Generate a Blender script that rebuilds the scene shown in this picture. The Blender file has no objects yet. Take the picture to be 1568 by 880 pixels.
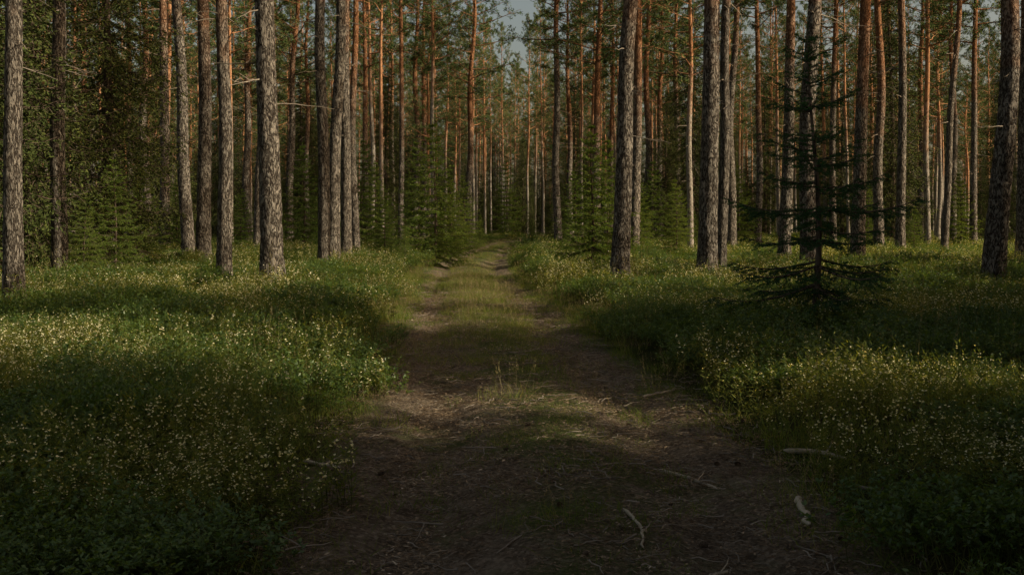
import bpy, math, numpy as np
from mathutils import Vector, Euler, Quaternion
rng=np.random.default_rng(7)
S=bpy.context.scene
COL=S.collection
# ---------------------------------------------------------------- builder
class B:
    def __init__(s): s.v=[];s.f=[];s.m=[];s.n=0
    def add(s,v,f,m):
        v=np.asarray(v,float).reshape(-1,3); f=np.asarray(f,int).reshape(-1,4)
        s.v.append(v); s.f.append(f+s.n); s.m.append(np.full(len(f),m)); s.n+=len(v)
    def diamonds(s,P,D,Sd,L,W,m,mid=0.5):
        n=len(P); L=np.broadcast_to(L,(n,))[:,None]; W=np.broadcast_to(W,(n,))[:,None]
        v=np.stack([P,P+D*L*mid+Sd*W*.5,P+D*L,P+D*L*mid-Sd*W*.5],1)
        s.add(v,np.arange(4*n).reshape(n,4),m)
    def tube(s,pts,r,k,m,wob=None):
        pts=np.asarray(pts,float); n=len(pts); r=np.broadcast_to(r,(n,))
        t=np.gradient(pts,axis=0); t/=np.linalg.norm(t,axis=1)[:,None]+1e-9
        ref=np.array([1,0,0.]) if abs(t[0,0])<.7 else np.array([0,0,1.])
        a=np.cross(t,ref); a/=np.linalg.norm(a,axis=1)[:,None]; b=np.cross(t,a)
        th=np.linspace(0,2*np.pi,k,endpoint=False)
        rr=r[:,None]*(np.ones((n,k)) if wob is None else wob)
        v=pts[:,None]+rr[...,None]*(np.cos(th)[None,:,None]*a[:,None]+np.sin(th)[None,:,None]*b[:,None])
        i=np.arange(n-1)[:,None]*k; j=np.arange(k)[None]; j2=(j+1)%k
        f=np.stack([i+j,i+j2,i+k+j2,i+k+j],-1)
        s.add(v,f,m)
    def mesh(s,name,mats,smooth_m=()):
        v=np.concatenate(s.v); f=np.concatenate(s.f); m=np.concatenate(s.m)
        me=bpy.data.meshes.new(name)
        me.vertices.add(len(v)); me.vertices.foreach_set('co',v.astype(np.float32).ravel())
        me.loops.add(f.size); me.loops.foreach_set('vertex_index',f.astype(np.int32).ravel())
        me.polygons.add(len(f)); me.polygons.foreach_set('loop_start',np.arange(0,f.size,4,dtype=np.int32))
        me.polygons.foreach_set('material_index',m.astype(np.int32))
        me.polygons.foreach_set('use_smooth',np.isin(m,list(smooth_m)))
        for x in mats: me.materials.append(x)
        me.update(calc_edges=True); return me
def unit(v): return v/(np.linalg.norm(v,axis=-1,keepdims=True)+1e-9)
def rdir(n,zmin=-1,zmax=1):
    z=rng.uniform(zmin,zmax,n); a=rng.uniform(0,2*np.pi,n); r=np.sqrt(1-z*z)
    return np.stack([r*np.cos(a),r*np.sin(a),z],1)
def perp(D): return unit(np.cross(D,rdir(len(D))))
# ---------------------------------------------------------------- materials
def mat(name):
    m=bpy.data.materials.new(name); m.use_nodes=True; nt=m.node_tree; nt.nodes.clear()
    o=nt.nodes.new('ShaderNodeOutputMaterial'); return m,nt,o
def ramp(nt,fac,stops):
    r=nt.nodes.new('ShaderNodeValToRGB'); e=r.color_ramp.elements
    while len(e)<len(stops): e.new(0.5)
    for x,(p,c) in zip(e,stops): x.position=p; x.color=(*c,1)
    nt.links.new(fac,r.inputs[0]); return r.outputs[0]
def mixc(nt,f,a,b,bt='MIX'):
    n=nt.nodes.new('ShaderNodeMix'); n.data_type='RGBA'; n.blend_type=bt
    for sk,val in ((n.inputs[0],f),(n.inputs[6],a),(n.inputs[7],b)):
        if isinstance(val,(int,float)): sk.default_value=val
        elif isinstance(val,tuple): sk.default_value=(*val,1)
        else: nt.links.new(val,sk)
    return n.outputs[2]
def math_(nt,op,a,b=0.0,clamp=False):
    n=nt.nodes.new('ShaderNodeMath'); n.operation=op; n.use_clamp=clamp
    for sk,val in ((n.inputs[0],a),(n.inputs[1],b)):
        if isinstance(val,(int,float)): sk.default_value=val
        else: nt.links.new(val,sk)
    return n.outputs[0]
def noise(nt,vec,scale,detail=4,rough=.55):
    n=nt.nodes.new('ShaderNodeTexNoise'); n.inputs['Scale'].default_value=scale
    n.inputs['Detail'].default_value=detail; n.inputs['Roughness'].default_value=rough
    if vec is not None: nt.links.new(vec,n.inputs['Vector'])
    return n.outputs['Fac']
def leafmat(name,stops,trans=.35,gloss=0):
    m,nt,o=mat(name)
    g=nt.nodes.new('ShaderNodeNewGeometry'); oi=nt.nodes.new('ShaderNodeObjectInfo')
    f=math_(nt,'ADD',math_(nt,'MULTIPLY',g.outputs['Random Per Island'],.65),math_(nt,'MULTIPLY',oi.outputs['Random'],.35))
    c=ramp(nt,f,stops)
    p=nt.nodes.new('ShaderNodeBsdfDiffuse'); nt.links.new(c,p.inputs['Color']); out=p.outputs[0]
    def mx(f,a,b):
        x=nt.nodes.new('ShaderNodeMixShader'); x.inputs[0].default_value=f
        nt.links.new(a,x.inputs[1]); nt.links.new(b,x.inputs[2]); return x.outputs[0]
    if trans>0:
        t=nt.nodes.new('ShaderNodeBsdfTranslucent')
        nt.links.new(mixc(nt,1.0,c,(2.1,1.75,.6),'MULTIPLY'),t.inputs['Color']); out=mx(trans,out,t.outputs[0])
    if gloss>0:
        q=nt.nodes.new('ShaderNodeBsdfAnisotropic'); q.inputs['Roughness'].default_value=.45; out=mx(gloss,out,q.outputs[0])
    nt.links.new(out,o.inputs[0]); return m
def barkmat(name,spruce=False,far=False):
    m,nt,o=mat(name)
    tc=nt.nodes.new('ShaderNodeTexCoord'); oi=nt.nodes.new('ShaderNodeObjectInfo')
    mp=nt.nodes.new('ShaderNodeMapping'); mp.inputs['Scale'].default_value=(1,1,.26)
    nt.links.new(tc.outputs['Object'],mp.inputs['Vector'])
    fine=noise(nt,mp.outputs[0],24 if far else 50,3 if far else 5,.75); big=noise(nt,tc.outputs['Object'],1.7,2)
    if far: crack=ramp(nt,fine,[(.36,(0,0,0)),(.48,(1,1,1))])
    else:
        nz=nt.nodes.new('ShaderNodeTexNoise'); nz.inputs['Scale'].default_value=14; nz.inputs['Detail'].default_value=3
        nt.links.new(mp.outputs[0],nz.inputs['Vector'])
        w=mixc(nt,.22,mp.outputs[0],nz.outputs['Color'])
        v=nt.nodes.new('ShaderNodeTexVoronoi'); v.feature='DISTANCE_TO_EDGE'; v.inputs['Scale'].default_value=16
        nt.links.new(w,v.inputs['Vector'])
        crack=ramp(nt,math_(nt,'ADD',v.outputs['Distance'],math_(nt,'MULTIPLY',math_(nt,'SUBTRACT',fine,.5),.4)),[(0,(0,0,0)),(.22,(1,1,1))])
    if spruce:
        plate=ramp(nt,fine,[(.3,(.06,.045,.035)),(.7,(.17,.13,.10))]); c=mixc(nt,crack,(.03,.022,.016),plate)
    else:
        plate=ramp(nt,fine,[(.28,(.12,.10,.083)),(.5,(.27,.237,.20)),(.75,(.46,.425,.375))])
        plate=mixc(nt,math_(nt,'MULTIPLY',big,.3),plate,(.19,.15,.118))
        low=mixc(nt,crack,(.034,.026,.021),plate)
        up=ramp(nt,fine,[(.3,(.22,.10,.05)),(.55,(.44,.22,.115)),(.75,(.58,.36,.21))])
        up=mixc(nt,crack,(.15,.068,.038),up)
        sx=nt.nodes.new('ShaderNodeSeparateXYZ'); nt.links.new(tc.outputs['Object'],sx.inputs[0])
        h=math_(nt,'ADD',sx.outputs['Z'],math_(nt,'MULTIPLY',math_(nt,'SUBTRACT',oi.outputs['Random'],.5),-4))
        h=math_(nt,'ADD',h,math_(nt,'MULTIPLY',math_(nt,'SUBTRACT',big,.5),5))
        f=math_(nt,'DIVIDE',math_(nt,'SUBTRACT',h,6.2 if not far else 4.8),4.,True)
        c=mixc(nt,f,low,up)
    p=nt.nodes.new('ShaderNodeBsdfDiffuse'); nt.links.new(c,p.inputs['Color'])
    if not far:
        hh=math_(nt,'ADD',math_(nt,'MULTIPLY',crack,.7),fine)
        b=nt.nodes.new('ShaderNodeBump'); b.inputs['Distance'].default_value=.04; b.inputs['Strength'].default_value=1
        nt.links.new(hh,b.inputs['Height']); nt.links.new(b.outputs[0],p.inputs['Normal'])
    nt.links.new(p.outputs[0],o.inputs[0]); return m
M_pbark=barkmat('pine_bark'); M_pfar=barkmat('pine_bark_plain',far=True); M_sbark=barkmat('spruce_bark',True,True)
M_pneed=leafmat('pine_needles',[(0,(.045,.08,.03)),(.5,(.095,.135,.048)),(1,(.17,.195,.07))],0)
M_sneed=leafmat('spruce_needles',[(0,(.03,.045,.016)),(.5,(.07,.09,.028)),(1,(.13,.14,.038))],0)
M_yneed=leafmat('young_spruce_needles',[(0,(.05,.095,.022)),(.5,(.10,.155,.036)),(1,(.19,.23,.048))],.3)
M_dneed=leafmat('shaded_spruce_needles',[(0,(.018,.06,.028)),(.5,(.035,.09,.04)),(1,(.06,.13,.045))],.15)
M_bil=leafmat('bilberry_leaf',[(0,(.038,.078,.020)),(.5,(.082,.142,.034)),(.9,(.145,.205,.045)),(1,(.21,.18,.055))],.40,.04)
M_cow=leafmat('cow_wheat_leaf',[(0,(.07,.098,.027)),(.6,(.145,.178,.05)),(1,(.27,.24,.085))],.42)
M_flow=leafmat('cow_wheat_flower',[(0,(.68,.65,.42)),(.5,(.80,.78,.60)),(1,(.85,.84,.74))],.3)
M_grass=leafmat('grass_blade',[(0,(.07,.12,.025)),(.6,(.15,.20,.05)),(.85,(.25,.25,.085)),(1,(.40,.35,.18))],.36)
M_dry=leafmat('dry_stalk',[(0,(.2,.16,.08)),(1,(.38,.32,.18))],.2)
M_stem=leafmat('green_stem',[(0,(.05,.06,.02)),(1,(.12,.11,.04))],0)
M_lit=leafmat('needle_litter',[(0,(.06,.038,.024)),(.5,(.17,.118,.075)),(.85,(.34,.255,.17)),(1,(.60,.50,.38))],0)
M_wood=leafmat('dead_wood',[(0,(.12,.10,.08)),(1,(.32,.27,.22))],0)
M_cone=leafmat('pine_cone_scales',[(0,(.06,.042,.03)),(1,(.20,.145,.10))],0)
# ---------------------------------------------------------------- terrain
CY=[-60,-10,0,4.5,8.6,14.8,25,37,55,75,100,130,200]
CX=[3,.9,.55,.35,.17,-.35,-1.1,-1.55,-1.2,-.3,4,14,45]
def pc(y): return np.interp(y,CY,CX)
PH=rng.uniform(0,6.28,60); PD=rng.uniform(0,6.28,60)
def sn(x,y,f,o,n=7):
    r=0
    for i in range(n):
        a=PD[o+i]; ff=f*(.7+.12*i); r=r+np.sin((x*np.cos(a)+y*np.sin(a))*ff+PH[o+i])
    return r/n
def sst(t): t=np.clip(t,0,1); return t*t*(3-2*t)
def Hh(x,y):
    x=np.asarray(x,float); y=np.asarray(y,float)
    d=np.abs(x-pc(y)+.15*sn(x*0,y,1.3,0))
    off=sst((d-1.35)/.8)
    z=.20*off+off*(.20*sn(x,y,.5,7)+.08*sn(x,y,2.2,14))
    z=z-.085*np.exp(-((d-.8)/.26)**2)*(1-off)+.05*np.exp(-(d/.4)**2)+.018*sn(x,y,3.5,21)+.012*sn(x,y,9,28)
    return z
def axis(knots,steps):
    out=[]
    for (a,b),s in zip(zip(knots[:-1],knots[1:]),steps): out.append(np.arange(a,b-1e-6,s))
    out.append([knots[-1]]); return np.concatenate(out)
xs=axis([-900,-300,-80,-25,-9,9,25,80,300,900],[100,20,3,.5,.1,.5,3,20,100])
ys=axis([-900,-300,-60,-5,2,22,60,180,500,1200],[100,20,2,.3,.09,.35,2,20,100])
X,Y=np.meshgrid(xs,ys)
Z=Hh(X,Y); dd=np.abs(X-pc(Y)); Z=Z-.07*sst((1.55-dd)/.2)*(Y<95)
b=B(); nx=len(xs); ny=len(ys)
i=np.arange(ny-1)[:,None]*nx; j=np.arange(nx-1)[None]
b.add(np.stack([X,Y,Z],-1),np.stack([i+j,i+j+1,i+nx+j+1,i+nx+j],-1),0)
def groundmat(name,path):
    m,nt,o=mat(name); tc=nt.nodes.new('ShaderNodeTexCoord'); P=tc.outputs['Object']
    n1=noise(nt,P,.9,5,.65); n2=noise(nt,P,7,5,.65); n3=noise(nt,P,70,3,.7)
    vo=nt.nodes.new('ShaderNodeTexVoronoi'); vo.inputs['Scale'].default_value=50; nt.links.new(P,vo.inputs['Vector'])
    if path:
        c=ramp(nt,n2,[(.3,(.085,.062,.043)),(.5,(.225,.172,.125)),(.7,(.39,.315,.235))])
        chip=ramp(nt,vo.outputs['Color'],[(.3,(.07,.052,.036)),(.75,(.29,.225,.165)),(.93,(.50,.42,.33))])
        c=mixc(nt,.5,c,chip)
        at=nt.nodes.new('ShaderNodeAttribute'); at.attribute_name='moss'
        gm=ramp(nt,math_(nt,'ADD',math_(nt,'ADD',n1,math_(nt,'MULTIPLY',at.outputs['Fac'],.27)),math_(nt,'MULTIPLY',n2,.25)),[(.66,(0,0,0)),(.82,(.8,.8,.8))])
        c=mixc(nt,gm,c,(.09,.12,.034))
    else:
        c=ramp(nt,n2,[(.3,(.03,.028,.014)),(.5,(.06,.066,.022)),(.7,(.09,.11,.03))])
        c=mixc(nt,ramp(nt,n1,[(.45,(0,0,0)),(.65,(.7,.7,.7))]),c,(.09,.068,.042))
    p=nt.nodes.new('ShaderNodeBsdfDiffuse'); nt.links.new(c,p.inputs['Color'])
    bp=nt.nodes.new('ShaderNodeBump'); bp.inputs['Distance'].default_value=.05; bp.inputs['Strength'].default_value=1
    nt.links.new(math_(nt,'ADD',math_(nt,'MULTIPLY',vo.outputs['Distance'],.35),math_(nt,'ADD',n3,n2)),bp.inputs['Height']); nt.links.new(bp.outputs[0],p.inputs['Normal'])
    nt.links.new(p.outputs[0],o.inputs[0]); return m
def obj(name,me,loc=(0,0,0),rot=(0,0,0),sc=(1,1,1),parent=None):
    o=bpy.data.objects.new(name,me); o.location=loc; o.rotation_euler=rot; o.scale=sc
    COL.objects.link(o)
    if parent: o.parent=parent
    return o
obj('forest_ground',b.mesh('forest_ground',[groundmat('forest_floor',False)],(0,)))
# path
py=axis([-30,1.5,25,60,100],[.5,.06,.2,.5]); u=np.linspace(-1.85,1.85,74)
U,PY=np.meshgrid(u,py); PX=pc(PY)+U
edge=np.abs(U)+.22*sn(PX,PY,2.2,35)+.08*sn(PX,PY,8,38)
PZ=Hh(PX,PY)+.006-.09*sst((edge-1.45)/.22)+.006*sn(PX,PY,25,40)
b=B(); nx=len(u); ny=len(py); i=np.arange(ny-1)[:,None]*nx; j=np.arange(nx-1)[None]
b.add(np.stack([PX,PY,PZ],-1),np.stack([i+j,i+j+1,i+nx+j+1,i+nx+j],-1),0)
me=b.mesh('forest_path',[groundmat('path_soil',True)],(0,))
ms=(np.exp(-((U-.05)/.38)**2)+sst((np.abs(U)-1.1)/.4)*.8)*(.6+.4*sst((PY-5)/8))
me.attributes.new('moss','FLOAT','POINT').data.foreach_set('value',ms.astype(np.float32).ravel())
obj('forest_path',me)
# ---------------------------------------------------------------- trees
def pine(seed,H=21.,lo=False):
    global rng; rng=np.random.default_rng(seed); b=B()
    zz=np.concatenate([np.arange(-.4,9,.05),np.arange(9,H,.4),[H]]) if not lo else np.linspace(-.4,H,40)
    bx=rng.normal(0,.07,4)
    def ax(z):
        z=np.asarray(z,float); w=sst(z/6)
        return np.stack([w*(bx[0]*np.sin(z*.35)+bx[1]*np.sin(z*.8)*.5),w*(bx[2]*np.sin(z*.3+1)+bx[3]*np.sin(z*.75+2)*.5),z],-1)
    def rad(z): return .155*(1-z/H)**.75*(1+.45*np.exp(-np.maximum(z,0)/.35))+.008
    k=30 if not lo else 9
    w=rng.normal(0,1,(len(zz),k))
    for _ in range(3): w=(w+np.roll(w,1,0)+np.roll(w,-1,0))/3*1.25
    w=(w+.5*np.roll(w,1,1))
    amp=np.clip(.05*(1-zz/9),.012,.05)[:,None]
    b.tube(ax(zz),rad(np.clip(zz,-.2,H)),k,0,1+amp*np.tanh(w*1.6))
    for _ in range(34):
        z=rng.uniform(3.5,.62*H); a=rng.uniform(0,6.28); L=rng.uniform(.15,1.3)*(.4+.6*z/(.6*H))
        p0=ax(z); d=np.array([np.cos(a),np.sin(a),rng.uniform(-.25,.35)])
        t=np.linspace(0,1,5)[:,None]; p=p0+d*t*L+np.array([0,0,-1])*t**2*L*.25+rng.normal(0,.03,(5,3))*t
        b.tube(p,np.linspace(.016,.004,5),3,2)
        for q in range(rng.integers(0,4)):
            s0=p[rng.integers(1,4)]; e=s0+(d+rng.normal(0,.6,3))*L*.35
            b.tube([s0,(s0+e)/2+rng.normal(0,.02,3),e],[.008,.005,.003],3,2)
    nl=46; c0=rng.uniform(.40,.54)*H
    TP=[];TD=[]
    for q in range(nl):
        f=(q+rng.uniform(0,1))/nl; z=c0+(H-.3-c0)*f; a=q*2.4+rng.normal(0,.4)
        L=(2.0*(np.sin(np.pi*min(1,(.22+.78*f))**.9))**.6*(1-.35*f)+.35)*rng.uniform(.6,1.15)
        if f<.2 and rng.random()<.4: L*=.5
        el=rng.uniform(-.15,.35)+.55*f
        d=np.array([np.cos(a)*np.cos(el),np.sin(a)*np.cos(el),np.sin(el)])
        t=np.linspace(0,1,6)[:,None]; p=ax(z)+d*t*L+np.array([0,0,1])*L*.16*t**2+rng.normal(0,.05,(6,3))*t
        b.tube(p,np.linspace(.035,.008,6)*(1.2-.7*f),4,0)
        for s in range(9):
            tt=rng.uniform(.35,1); i0=min(int(tt*5),4); s0=p[i0]+(p[i0+1]-p[i0])*(tt*5-i0)
            dd_=unit(d*.7+rdir(1,-.3,.7)[0]); l2=L*rng.uniform(.14,.34)
            e=s0+dd_*l2; b.tube([s0,e],[.010,.005],3,0)
            for w_ in range(5):
                g=rng.uniform(.45,1.05); TP.append(s0+dd_*l2*g+rng.normal(0,.07,3)); TD.append(unit(dd_+rng.normal(0,.5,3)+np.array([0,0,.35])))
    TP=np.array(TP);TD=np.array(TD); n=8 if not lo else 6
    P=np.repeat(TP,n,0); D=unit(np.repeat(TD,n,0)*.75+rdir(len(P)))
    P=P+np.repeat(TD,n,0)*rng.uniform(-.06,.08,(len(P),1))
    b.diamonds(P,D,perp(D),rng.uniform(.09,.17,len(P)),rng.uniform(.020,.034,len(P))*(1.25 if lo else 1),1)
    return b.mesh('pine_tree_mesh_%d'%seed,[M_pfar if lo else M_pbark,M_pneed,M_wood],(0,))
def spruce(seed,H,R,nw,bpw,nL,wN,nper,lat,droop,z0=.12,need=None,prof=.8,twist=.35,leader=.0,rt=.012,amp=None):
    global rng; rng=np.random.default_rng(seed); b=B()
    z=np.linspace(-.2,H,40); wx=rng.normal(0,.01*H,2)
    def ax(z): z=np.asarray(z,float); return np.stack([wx[0]*np.sin(z/H*5),wx[1]*np.sin(z/H*4),z],-1)
    b.tube(ax(z),(rt*H)*(1-np.clip(z,0,H)/H)**.9+.004,10,0)
    SP=[];SD=[];SL=[]
    for w in range(nw):
        f0=w/(nw-1); wm=1 if amp is None else amp[w%len(amp)]
        for q in range(bpw if f0<.93 else 4):
            f=np.clip(f0+rng.normal(0,.35)/nw*(twist),0,1-leader)
            zz=H*(z0+(.985-z0)*f); L=wm*(R*((1-f)**prof)*rng.uniform(.6,1.12)+.08*R*.6)
            if f<.12: L*=rng.uniform(.5,1)
            a=q*6.283/bpw+w*1.1+rng.normal(0,.25); el=-.15+.75*f-droop*.3
            d=np.array([np.cos(a)*np.cos(el),np.sin(a)*np.cos(el),np.sin(el)]); side=np.array([-np.sin(a),np.cos(a),0])
            t=np.linspace(0,1,7)
            def bp(t): t=np.asarray(t)[...,None]; return ax(zz)+d*t*L+np.array([0,0,1])*L*(-droop*np.sin(np.clip(t,0,1)*2.4)*.35+.10*t**3)
            b.tube(bp(t),np.linspace(.016,.004,7)*(L/1.2)**.5,4,0)
            nl=max(3,int(lat*L/R))
            ts=np.linspace(.10,.97,nl)+rng.normal(0,.02,nl)
            for sg in (-1,1):
                P0=bp(ts); D=unit(d*.75+side*sg*rng.uniform(.6,1,(nl,1))+np.array([0,0,1])*(rng.normal(0,.16,(nl,1))-droop*.9))
                l=(L*.48*(1-ts)**.7+.06*R)*rng.uniform(.6,1.1,nl)*np.clip(ts*3,.6,1)
                SP.append(P0);SD.append(D);SL.append(l)
                if R<2.2:
                    for fr in (.35,.65):
                        P1=P0+D*(l*fr)[:,None]; D1=unit(D+d*rng.choice([-.5,.9],(nl,1))+side*rng.normal(0,.3,(nl,1))+np.array([0,0,-.1]))
                        SP.append(P1);SD.append(D1);SL.append(l*.42)
            tm=np.linspace(.1,.93,6); SP.append(bp(tm)); SD.append(np.repeat(unit(d+np.array([0,0,-droop*.3]))[None],6,0)); SL.append(np.full(6,L*.16))
    zl=np.linspace(.8,1,8)*H; SP.append(ax(zl)); SD.append(np.tile([0,0,1.],(8,1))); SL.append(np.full(8,.03*H))
    SP=np.concatenate(SP);SD=np.concatenate(SD);SL=np.concatenate(SL)
    b.diamonds(SP,SD,perp(SD),SL,.006*(nL/.025)**.5,0,.3)
    cnt=np.maximum(4,(SL*nper).astype(int)); idx=np.repeat(np.arange(len(SP)),cnt)
    t=rng.uniform(0,1,len(idx))
    P=SP[idx]+SD[idx]*(t*SL[idx])[:,None]+np.array([0,0,-1])*(droop*.25*SL[idx]*t*t)[:,None]
    rp=perp(SD[idx]); rp[:,2]*=.6; rp[:,2]+=.12
    D=unit(SD[idx]*.75+rp)
    b.diamonds(P,D,perp(D),nL*rng.uniform(.7,1.2,len(P)),wN,1)
    return b.mesh('spruce_mesh_%d'%seed,[M_sbark,need or M_sneed],(0,))
PINES=[pine(100+i,H) for i,H in enumerate([21,20,22,19.5,21.5,20.5,22,20])]
PLO=[pine(150+i,H,True) for i,H in enumerate([21,20,22,19,21.5,20.5])]
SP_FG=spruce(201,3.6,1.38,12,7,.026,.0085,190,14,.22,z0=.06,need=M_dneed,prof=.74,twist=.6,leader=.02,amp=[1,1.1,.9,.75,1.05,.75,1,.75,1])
SP_MID=[spruce(210+i,6,1.9,19,7,.06,.028,52,10,.3,z0=.03,need=M_yneed,prof=.8) for i in range(3)]
SP_BIG=[spruce(220+i,14,2.5,38,7,.10,.036,30,12,.8,z0=.06,prof=.6,twist=1) for i in range(3)]
rng=np.random.default_rng(11)
K=1830.;HZ=340.;F=1524.
def bx_(px,d): return (px-784)/F*d
trees=[(22,15,455,26),(92,88,425,22),(172,163,390,13),(228,220,374,12),(252,250,374,15),(290,272,385,18),(312,310,400,20),(343,346,430,20),(418,410,438,31),
(443,451,368,11),(497,491,412,17),(510,518,400,18),(531,528,395,15),(545,540,385,12),(613,615,380,8),(637,638,366,10),(649,650,366,9),(718,723,362,10),(855,850,375,11),
(874,868,368,9),(912,917,370,12),(948,969,422,25),(970,977,378,15),(990,992,372,11),(1036,1036,370,10),(1083,1092,388,27),(1103,1113,415,15),(1120,1125,376,13),
(1200,1212,395,17),(1238,1246,400,24),(1312,1328,390,19),(1345,1345,380,14),(1378,1380,390,13),(1410,1412,372,10),(1445,1466,385,10),(1460,1458,376,9),(1490,1495,380,10),
(1520,1538,412,29),(1567,1572,392,20),(60,58,380,10),(130,128,375,9),(200,196,372,9),(380,378,372,11),(395,398,382,12),(560,558,372,9),(1160,1162,376,10),(1275,1278,374,10),(470,470,370,8),(935,938,366,8),(1010,1012,368,9)]
near=[]
for n,(x0,x1,y0,w) in enumerate(trees):
    d=min(K/(y0-HZ),.40*F/w); X0=bx_(x0,d); wid=w/F*d
    lean=math.atan2((x1-x0),(y0-0)); s=np.clip(wid/.29,.62,1.4)
    me=PINES[n%8]; zs=rng.uniform(.93,1.08)
    z=float(Hh(X0,d))
    q=Euler((rng.normal(0,.006),lean,0)).to_quaternion() @ Euler((0,0,rng.uniform(0,6.28))).to_quaternion()
    o=obj('pine_tree',me,(X0,d,z),q.to_euler(),(s,s,zs)); near.append((X0,d))
near=np.array(near)
def put(me,name,px,d,sc,rz=None):
    x=bx_(px,d); return obj(name,me,(x,d,float(Hh(x,d))-.02),(0,0,rng.uniform(0,6.28) if rz is None else rz),(sc,)*3)
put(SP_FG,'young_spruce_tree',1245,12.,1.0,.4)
for px,d,sc,k in [(665,36,.86,0),(690,42,.6,1),(640,42,.8,2),(906,27,.68,1),(930,34,.7,0),(880,38,.55,2),(575,46,.7,1),(1035,38,.5,2),(1330,46,.5,0),(175,24,.5,2),(215,30,.55,0),(465,52,.9,0),(775,95,1.2,1),(590,38,.4,2),(1130,50,.7,1),(1470,46,.6,2),(130,22,.35,1),(20,26,.6,0),(710,56,.7,2),(850,60,.5,0),(555,56,1.,0),(1000,54,.8,1),(1060,44,.35,0),(1400,40,.35,1),(270,40,.5,1),(370,46,.5,2),(735,66,.35,0),(815,58,.28,2),(620,33,.22,0),(975,42,.6,0),(515,44,.4,1)]:
    put(SP_MID[k],'young_spruce_tree',px,d,sc)
for px,d,sc,k in [(40,25,1.05,0),(160,28,1.0,1),(-60,20,1.,1),(460,62,.8,2),(250,52,1,0),(700,105,1,1),(1390,75,.8,2),(1540,55,.8,0),(340,70,1,1),(590,75,.9,0),(660,85,.9,2),(880,80,.9,1),(1030,70,.8,0),(1170,80,1,2),(1290,65,.8,1)]:
    put(SP_BIG[k],'spruce_tree',px,d,sc)
# ------------------------------------------------------ scatter via GN
def scatter(name,pts,rot,scl,idx,protos):
    me=bpy.data.meshes.new(name); n=len(pts); me.vertices.add(n); me.vertices.foreach_set('co',np.asarray(pts,np.float32).ravel())
    a=me.attributes.new('rot','FLOAT_VECTOR','POINT'); a.data.foreach_set('vector',np.asarray(rot,np.float32).ravel())
    a=me.attributes.new('scl','FLOAT_VECTOR','POINT'); s=np.asarray(scl,np.float32)
    if s.ndim==1: s=np.repeat(s[:,None],3,1)
    a.data.foreach_set('vector',s.ravel())
    a=me.attributes.new('idx','INT','POINT'); a.data.foreach_set('value',np.asarray(idx,np.int32))
    c=bpy.data.collections.new(name+'_parts')
    for q,pm in enumerate(protos):
        c.objects.link(bpy.data.objects.new('%s_part_%02d'%(name,q),pm))
    o=obj(name,me); md=o.modifiers.new('scatter','NODES'); g=bpy.data.node_groups.new(name,'GeometryNodeTree')
    g.interface.new_socket('Geometry',in_out='INPUT',socket_type='NodeSocketGeometry'); g.interface.new_socket('Geometry',in_out='OUTPUT',socket_type='NodeSocketGeometry')
    gi=g.nodes.new('NodeGroupInput'); go=g.nodes.new('NodeGroupOutput'); ip=g.nodes.new('GeometryNodeInstanceOnPoints')
    ci=g.nodes.new('GeometryNodeCollectionInfo'); ci.inputs['Collection'].default_value=c; ci.inputs['Separate Children'].default_value=True; ci.inputs['Reset Children'].default_value=True
    def na(nm,t):
        x=g.nodes.new('GeometryNodeInputNamedAttribute'); x.data_type=t; x.inputs[0].default_value=nm; return x.outputs[0]
    L=g.links.new
    L(gi.outputs[0],ip.inputs['Points']); L(ci.outputs[0],ip.inputs['Instance']); ip.inputs['Pick Instance'].default_value=True
    L(na('idx','INT'),ip.inputs['Instance Index']); L(na('rot','FLOAT_VECTOR'),ip.inputs['Rotation']); L(na('scl','FLOAT_VECTOR'),ip.inputs['Scale'])
    L(ip.outputs[0],go.inputs[0]); md.node_group=g; print(name,n); return o
def jgrid(x0,x1,y0,y1,s):
    gx,gy=np.meshgrid(np.arange(x0,x1,s),np.arange(y0,y1,s)); p=np.stack([gx.ravel(),gy.ravel()],1)
    return p+rng.uniform(-.5,.5,p.shape)*s
def place(name,p,sc,idx,protos,tilt=.06,dz=0,zsc=None):
    z=Hh(p[:,0],p[:,1])+dz; n=len(p)
    rot=np.stack([rng.normal(0,tilt,n),rng.normal(0,tilt,n),rng.uniform(0,6.28,n)],1)
    s3=np.repeat(sc[:,None],3,1)
    if zsc is not None: s3[:,2]=zsc
    return scatter(name,np.column_stack([p,z]),rot,s3,idx,protos)
# ---- spots to be sunlit: unseen trees that block their sun rays get removed
AZ=math.radians(107); EL=math.radians(29)
UX,UY,TE=math.sin(AZ),math.cos(AZ),math.tan(EL)
LIT=[]
def seg(x0,y0,x1,y1,z=.2,st=.6):
    n=max(2,int(math.hypot(x1-x0,y1-y0)/st)+1)
    for t in np.linspace(0,1,n): LIT.append((x0+(x1-x0)*t,y0+(y1-y0)*t,z))
seg(-1.2,15.7,-.2,15.4,0); seg(-1.4,20,-.5,19.7,0); seg(-2.4,27,-1,26.5,0); seg(-2,37,0,36.4,0); seg(-2,31.5,0,31,0,1)
seg(.1,8.45,1.5,8.0,0); seg(-1.5,47,0,46.5,0,1)
seg(-5.6,10.3,-1.7,9.1,.3); seg(-9,22.3,-3.7,20.8,.3); seg(-14,34,-5,31.5,.3,1.2)
seg(1.8,19.1,4.2,18.4,.3); seg(2.5,20.3,6,19.2,.3); seg(5,24.5,11,22.7,.3,.8); seg(4,31,14,28,.3,1.2); seg(4,37,15,34,.3,1.2); seg(4,44,16,40,.3,1.5)
for q,(tx,ty) in enumerate(near):
    if ty<48:
        for z in ((5,),(3.5,),(6.5,))[q%3]: LIT.append((tx,ty,z))
for px,d in ((665,36),(906,27),(640,42),(1035,38)):
    LIT.append((bx_(px,d),d,2.5))
LIT=np.array(LIT)
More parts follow.
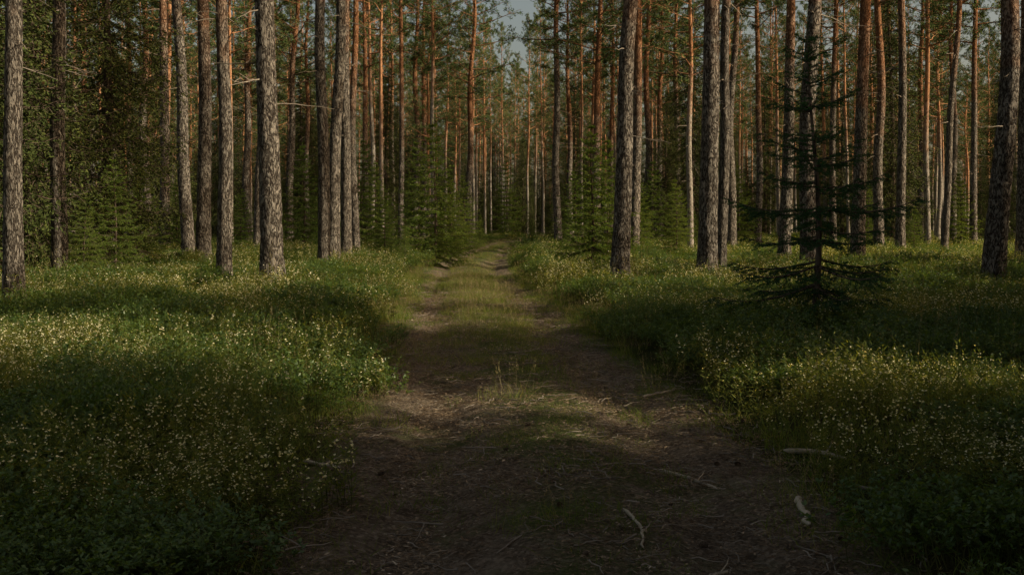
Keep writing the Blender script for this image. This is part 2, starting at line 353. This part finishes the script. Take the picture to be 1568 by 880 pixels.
def clear(p,kind,scale=1.,margin=.0):
    ok=np.ones(len(p),bool)
    for q,(tx,ty) in enumerate(p):
        dx=tx-LIT[:,0]; dy=ty-LIT[:,1]; al=dx*UX+dy*UY; ac=np.abs(-dx*UY+dy*UX); h=LIT[:,2]+al*TE
        s_=scale[q] if hasattr(scale,'__len__') else scale
        if kind=='pine':
            Rr=2.5*s_+margin; hit=(al>0)&(ac<Rr)&(h>7.8)&(h<22.5)
        else:
            H_=14*s_; Rr=2.6*s_*np.clip(1-h/H_,0,1)**.6+margin; hit=(al>0)&(ac<Rr)&(h<H_)
        if hit.any(): ok[q]=False
    return ok
# background pines
p=jgrid(-90,90,42,165,4.2)
half=.54*p[:,1]
k=(np.abs(p[:,0]-pc(p[:,1]))>2.7)|(p[:,1]>84)
k&=(p[:,0]>-half-6)&(p[:,0]<half-1)
k&=(np.min(np.hypot(p[:,None,0]-near[None,:,0],p[:,None,1]-near[None,:,1]),1)>1.6)
k&=rng.random(len(p))<np.where(p[:,1]<60,.46,.78)
p=p[k]; sc=rng.uniform(.6,1.0,len(p)); n=len(p)
zs=np.where(rng.random(n)<.25,rng.uniform(.6,.85,n),rng.uniform(.92,1.15,n))
place('distant_pine_forest',p,sc,rng.integers(0,6,n),PLO,.012,-.02,zs)
p2=np.concatenate([jgrid(-60,60,52,100,9.),jgrid(-115,115,100,180,8.)]); k=(np.abs(p2[:,0]-pc(p2[:,1]))>4.5)|(p2[:,1]>92); k&=(np.abs(p2[:,0])<.54*p2[:,1]+2)&(rng.random(len(p2))<.55); p2=p2[k]
p2=np.concatenate([p2,jgrid(-24,26,108,120,3.6)])
place('distant_spruce_understorey',p2,rng.uniform(.3,1.05,len(p2)),rng.integers(0,3,len(p2)),SP_BIG,.01)
# forest out of view, added and thinned to shape shade and sun patches
p=jgrid(-40,50,-40,58,4.0)
right=p[:,0]>0
k=((p[:,0]<-.56*p[:,1]-3)|(p[:,0]>.56*p[:,1]+3)|(p[:,1]<-4))&(np.abs(p[:,0]-pc(p[:,1]))>3)
k&=np.where(right,rng.random(len(p))<.88,rng.random(len(p))<.13); p=p[k]; sc=rng.uniform(.7,1.,len(p))
k=clear(p,'pine',sc)|(p[:,0]<0); print('pines kept',k.sum(),len(k)); p=p[k]; sc=sc[k]  # unseen sun-side pines dropped where their crowns would shade the sunlit spots
place('unseen_pine_forest',p,sc,rng.integers(0,6,len(p)),PLO,.012,-.02,rng.uniform(.9,1.05,len(p)))
SH=[]  # unseen spruces added to block the sun between the sunlit spots
for s in np.arange(7,32,1.1):
    for row in range(4):
        x=max((.55*s+2.6)/1.168,5.5)+row*2.6+rng.uniform(0,1.4)
        SH.append((x,s-.305*x+rng.normal(0,.3)))
SH=np.array(SH); sc=rng.uniform(.35,.85,len(SH)); k=clear(SH,'spruce',sc,.0); print('spruce kept',k.sum(),len(k)); SH=SH[k]; sc=sc[k]
S2=[]  # more unseen spruces added, none removed, to hold the foreground in shade
for s in np.arange(-8,6.3,1.5):
    for row in range(3): x=5.6+row*3.1+rng.uniform(0,1.); S2.append((x,s-.305*x))
for s in (11.2,12.4,13.4): 
    for row in range(2): x=(.55*s+2.6)/1.168+row*3+rng.uniform(0,1.); S2.append((x,s-.305*x))
S2=np.array(S2); SH=np.concatenate([SH,S2]); sc=np.concatenate([sc,np.where(S2[:,1]+.305*S2[:,0]>10,.64,rng.uniform(.8,1.,len(S2)))])
place('unseen_shade_spruces',SH,sc,rng.integers(0,3,len(SH)),SP_BIG,.01)
# ---------------------------------------------------------------- undergrowth prototypes
def stems(n,R,h0,h1,spread):
    r=R*np.sqrt(rng.random(n)); a=rng.uniform(0,6.28,n); P=np.stack([r*np.cos(a),r*np.sin(a),np.full(n,-.05)],1)
    D=unit(np.stack([rng.normal(0,spread,n),rng.normal(0,spread,n),np.ones(n)],1)); return P,D,rng.uniform(h0,h1,n)+.05
def bilberry(seed,R=.36):
    global rng; rng=np.random.default_rng(seed); b=B(); M=85
    P,D,L=stems(M,R,.14,.32,.3); b.diamonds(P,D,perp(D),L,.005,1,.3)
    n=4; i=np.repeat(np.arange(M),n); t=rng.uniform(.35,.95,len(i)); P2=P[i]+D[i]*(t*L[i])[:,None]; D2=unit(D[i]*.7+rdir(len(i),-.1,.6)); L2=rng.uniform(.05,.11,len(i))
    b.diamonds(P2,D2,perp(D2),L2,.003,1,.3)
    n=9; j=np.repeat(np.arange(len(i)),n); t=rng.uniform(.1,1.05,len(j)); P3=P2[j]+D2[j]*(t*L2[j])[:,None]
    D3=unit(D2[j]*.4+rdir(len(j),-.35,.6)); Sd=unit(np.cross(D3,[0,0,1.])+rng.normal(0,.35,D3.shape))
    l=rng.uniform(.017,.033,len(j)); b.diamonds(P3,D3,Sd,l,l*.62,0,.45)
    return b.mesh('bilberry_patch_%d'%seed,[M_bil,M_stem])
def cowwheat(seed,R=.36,fl=5):
    global rng; rng=np.random.default_rng(seed); b=B(); M=52
    P,D,L=stems(M,R,.17,.38,.2); b.diamonds(P,D,perp(D),L,.004,1,.3)
    n=26; i=np.repeat(np.arange(M),n); t=rng.uniform(.2,1.,len(i)); P2=P[i]+D[i]*(t*L[i])[:,None]+rng.normal(0,.015,(len(i),3)); D2=unit(rdir(len(i),-.3,.6)+D[i]*.3)
    Sd=unit(np.cross(D2,[0,0,1.])+rng.normal(0,.3,D2.shape)); l=rng.uniform(.025,.055,len(i)); b.diamonds(P2,D2,Sd,l,l*.24,0,.35)
    i=rng.integers(0,M,fl*24); t=rng.uniform(.7,1.03,len(i)); P2=P[i]+D[i]*(t*L[i])[:,None]; D2=unit(rdir(len(i),-.1,.5))
    for q in range(2): b.diamonds(P2,D2,perp(D2),rng.uniform(.014,.022,len(i)),rng.uniform(.007,.012,len(i)),2,.7)
    return b.mesh('cow_wheat_patch_%d'%seed,[M_cow,M_stem,M_flow])
def grass(seed,R,n,h0,h1,wd,dry=0.,spread=.25,up=1.8):
    global rng; rng=np.random.default_rng(seed); b=B()
    P,D,L=stems(n,R,h0,h1,spread); Sd=perp(D); bend=unit(np.stack([rng.normal(0,1,n),rng.normal(0,1,n),np.zeros(n)],1))*rng.uniform(.1,.6,(n,1))
    K_=5; V=[]
    for q in range(K_):
        t=q/(K_-1); c=P+D*(L*t)[:,None]+bend*(L*t*t)[:,None]-np.array([0,0,1.])*(L*t*t*.18)[:,None]; w=wd*(1-t**1.5)+.0004
        V+= [c+Sd*w*.5,c-Sd*w*.5]
    V=np.stack(V,1); base=np.arange(n)[:,None]*2*K_
    f=np.stack([np.stack([base[:,0]+2*q,base[:,0]+2*q+1,base[:,0]+2*q+3,base[:,0]+2*q+2],1) for q in range(K_-1)],1).reshape(-1,4)
    b.add(V,f,0)
    nd=int(n*dry)
    if nd:
        P,D,L=stems(nd,R*.8,h1,h1*up,.15); b.diamonds(P,D,perp(D),L,.002,1,.3)
        i=np.repeat(np.arange(nd),14); t=rng.uniform(.75,1.05,len(i)); P2=P[i]+D[i]*(t*L[i])[:,None]; D2=unit(D[i]+rdir(len(i))*.8); b.diamonds(P2,D2,perp(D2),.02,.003,1)
    return b.mesh('grass_patch_%d'%seed,[M_grass,M_dry])
U_=[bilberry(1),bilberry(2),bilberry(3),cowwheat(4,fl=5),cowwheat(5,fl=8),cowwheat(6,fl=3),grass(7,.34,120,.10,.28,.0045,.05),grass(8,.34,90,.12,.34,.0045,.12)]
G_=[grass(21,.34,130,.02,.08,.0035,0,.5),grass(22,.34,90,.03,.11,.0035,0,.5),grass(23,.3,260,.04,.13,.004,.01,.4,1.5),grass(24,.3,120,.06,.20,.0035,.10,.4,1.7)]
def litter(seed,R=.38):
    global rng; rng=np.random.default_rng(seed); b=B()
    def dp(n,zm): r=R*np.sqrt(rng.random(n)); a=rng.uniform(0,6.28,n); return np.stack([r*np.cos(a),r*np.sin(a),rng.uniform(.002,zm,n)],1)
    n=460; P=dp(n,.014); D=rdir(n,-.1,.16); b.diamonds(P,D,perp(D),rng.uniform(.025,.065,n),.0028,0)
    n=160; P=dp(n,.018); D=rdir(n,-.25,.35); b.diamonds(P,D,unit(np.cross(D,[0,0,1.])+rng.normal(0,.3,D.shape)),rng.uniform(.010,.038,n),rng.uniform(.005,.016,n),0)
    for q in range(9):
        p0=dp(1,.012)[0]+[0,0,.004]; a=rng.uniform(0,6.28); L=rng.uniform(.05,.24); t=np.linspace(0,1,5)[:,None]
        b.tube(p0+t*L*np.array([np.cos(a),np.sin(a),0])+rng.normal(0,.008,(5,3))*[1,1,.5],np.linspace(.0035,.0015,5)*rng.uniform(.6,1.6),4,1)
    return b.mesh('litter_patch_%d'%seed,[M_lit,M_wood])
LI=[litter(31),litter(32),litter(33),litter(34)]
def cone(seed):
    global rng; rng=np.random.default_rng(seed); b=B(); n=150
    t=rng.random(n); a=np.arange(n)*2.4; r=.014*np.sin(np.pi*(.12+.85*t))**.7
    P=np.stack([t*.048-.024,r*np.cos(a)*.6,r*np.sin(a)*.6+.013],1); D=unit(np.stack([np.full(n,.5),np.cos(a),np.sin(a)],1)); b.diamonds(P,D,unit(np.cross(D,[1,0,0.])),.013,.011,0,.7)
    b.tube(np.stack([np.linspace(-.024,.022,7),np.zeros(7),np.full(7,.013)],1),.011*np.sin(np.pi*np.linspace(.1,.95,7)),8,0)
    return b.mesh('cone_%d'%seed,[M_cone])
CN=[cone(41),cone(42)]
rng=np.random.default_rng(5)
P=[];SC=[];ED=[]
for (y0,y1,s,sc) in [(1.5,13,.37,1.0),(13,26,.54,1.3),(26,48,.9,1.8),(48,100,1.7,2.8)]:
    w=.56*y1+4; q=jgrid(-w,w,y0,y1,s); k=(np.abs(q[:,0])<.54*q[:,1]+2.)
    ed=np.abs(q[:,0]-pc(q[:,1]))+.34*sn(q[:,0],q[:,1],1.8,3)+rng.normal(0,.13,len(q)); k&=ed>1.72+.25*(sc-1)
    ED.append(ed[k]-.25*(sc-1)); q=q[k]; P.append(q); SC.append(rng.uniform(.7,1.2,len(q))*sc)
P=np.concatenate(P);SC=np.concatenate(SC);ED=np.concatenate(ED); n=len(P)
v=sn(P[:,0],P[:,1],1.1,9)+rng.normal(0,.2,n); r=rng.random(n)
idx=np.where(v<.04,rng.integers(0,3,n),rng.integers(3,6,n)); idx=np.where(r<np.where(ED<2.25,.2,.07),rng.integers(6,8,n),idx)
hv=1.05+.36*sn(P[:,0],P[:,1],2.4,24)
place('bilberry_undergrowth',P,SC,idx,U_,.10,0,np.minimum(SC,1.35)*rng.uniform(.7,1.2,n)*hv)
q=np.concatenate([jgrid(-3,3,2.5,30,.26),jgrid(-4,3,30,75,.6)]); o_=q[:,0]-pc(q[:,1]); a=np.abs(o_); far=sst((q[:,1]-7)/7)
pr=np.exp(-((o_-.08)/(.32+.2*far))**2)*(.75+1.1*far)+sst((a-1.1)/.4)*.9+.06
pr*=np.clip(.85+.9*sn(q[:,0],q[:,1],1.8,17),.08,1.8)
k=(rng.random(len(q))<pr)&(a<2.); q=q[k]; n=len(q); far=sst((q[:,1]-9)/8)
idx=np.where(rng.random(n)<.3+.35*far,rng.integers(2,4,n),rng.integers(0,2,n))
place('path_grass',q,rng.uniform(.7,1.2,n)*(1+.15*far),idx,G_,.06)
q=jgrid(-2.6,3,2.,24,.40); q=q[np.abs(q[:,0]-pc(q[:,1]))<1.75]; n=len(q)
place('path_litter',q,rng.uniform(.8,1.2,n),rng.integers(0,4,n),LI,.03,.006)
q=jgrid(-2.6,3,2.,12,.42); q=q[(np.abs(q[:,0]-pc(q[:,1]))<1.7)&(rng.random(len(q))<.2)]; n=len(q)
place('pine_cones',q,rng.uniform(.6,.95,n),rng.integers(0,2,n),CN,.1,.006)
def stick(name,pts,r,m=None,fork=True):
    b=B(); pts=np.array(pts,float); t=np.linspace(0,1,len(pts)); tt=np.linspace(0,1,14)
    p=np.stack([np.interp(tt,t,pts[:,0]),np.interp(tt,t,pts[:,1])],1)+rng.normal(0,r*.35,(14,2))
    z=np.full(14,np.max(Hh(p[:,0],p[:,1]))*.5+np.mean(Hh(p[:,0],p[:,1]))*.5)+r*.9+.006; P3=np.column_stack([p,z])
    rr=r*np.linspace(1,.6,14); rr[0]*=.3; rr[-1]*=.3
    b.tube(P3,rr,8,0,1+rng.normal(0,.06,(14,8)))
    if fork:
        e=P3[8]; b.tube([e,e+[r*4,r*6,r*1.5],e+[r*6,r*12,r*2]],[r*.4,r*.3,r*.1],5,0)
    obj(name,b.mesh(name,[m or M_wood],(0,)))
def g(px,py_): d=1.6*F/(py_-HZ); return ((px-784)/F*d,d)
M_pale=leafmat('pale_wood',[(0,(.34,.28,.20)),(1,(.46,.39,.30))],0)
stick('fallen_branch',[g(1222,768),g(1238,812)],.022,M_pale,False)
stick('fallen_branch',[g(1200,706),g(1250,708),g(1300,720)],.018,M_pale)
stick('fallen_branch',[g(1000,708),g(1060,722),g(1100,738)],.014,M_pale)
stick('fallen_branch',[g(955,788),g(985,820),g(985,850)],.011,M_pale)
stick('fallen_branch',[g(985,612),g(1050,598)],.014)
stick('fallen_branch',[g(465,712),g(520,722)],.014,M_pale)
stick('fallen_branch',[g(1085,876),g(1115,866)],.012,M_pale)
stick('fallen_branch',[g(1310,760),g(1370,780)],.012)
stick('fallen_branch',[g(800,830),g(760,860)],.006)
# ---------------------------------------------------------------- light, sky, camera
sv=Vector((math.sin(AZ)*math.cos(EL),math.cos(AZ)*math.cos(EL),math.sin(EL)))
ld=bpy.data.lights.new('sun','SUN'); ld.energy=5; ld.angle=math.radians(.5); ld.color=(1,.88,.64)
lo=obj('sun',ld,(30,-10,30)); lo.rotation_euler=(-sv).to_track_quat('-Z','Y').to_euler()
w=bpy.data.worlds.new('World'); S.world=w; w.use_nodes=True; nt=w.node_tree
bg=nt.nodes['Background']; sk=nt.nodes.new('ShaderNodeTexSky'); sk.sky_type='NISHITA'; sk.sun_disc=False
sk.sun_elevation=EL; sk.sun_rotation=AZ; sk.dust_density=5; sk.ozone_density=.4
nt.links.new(mixc(nt,1.0,sk.outputs[0],(1.15,1.0,.78),'MULTIPLY'),bg.inputs[0]); bg.inputs[1].default_value=.12
cd=bpy.data.cameras.new('camera'); cd.lens=35; cd.sensor_width=36; cd.shift_y=-(440-HZ)/1568; cd.clip_end=3000
co=obj('camera',cd,(0,0,1.6),(math.radians(90),0,0)); S.camera=co
S.view_settings.view_transform='Standard'; S.view_settings.look='None'; S.view_settings.exposure=0
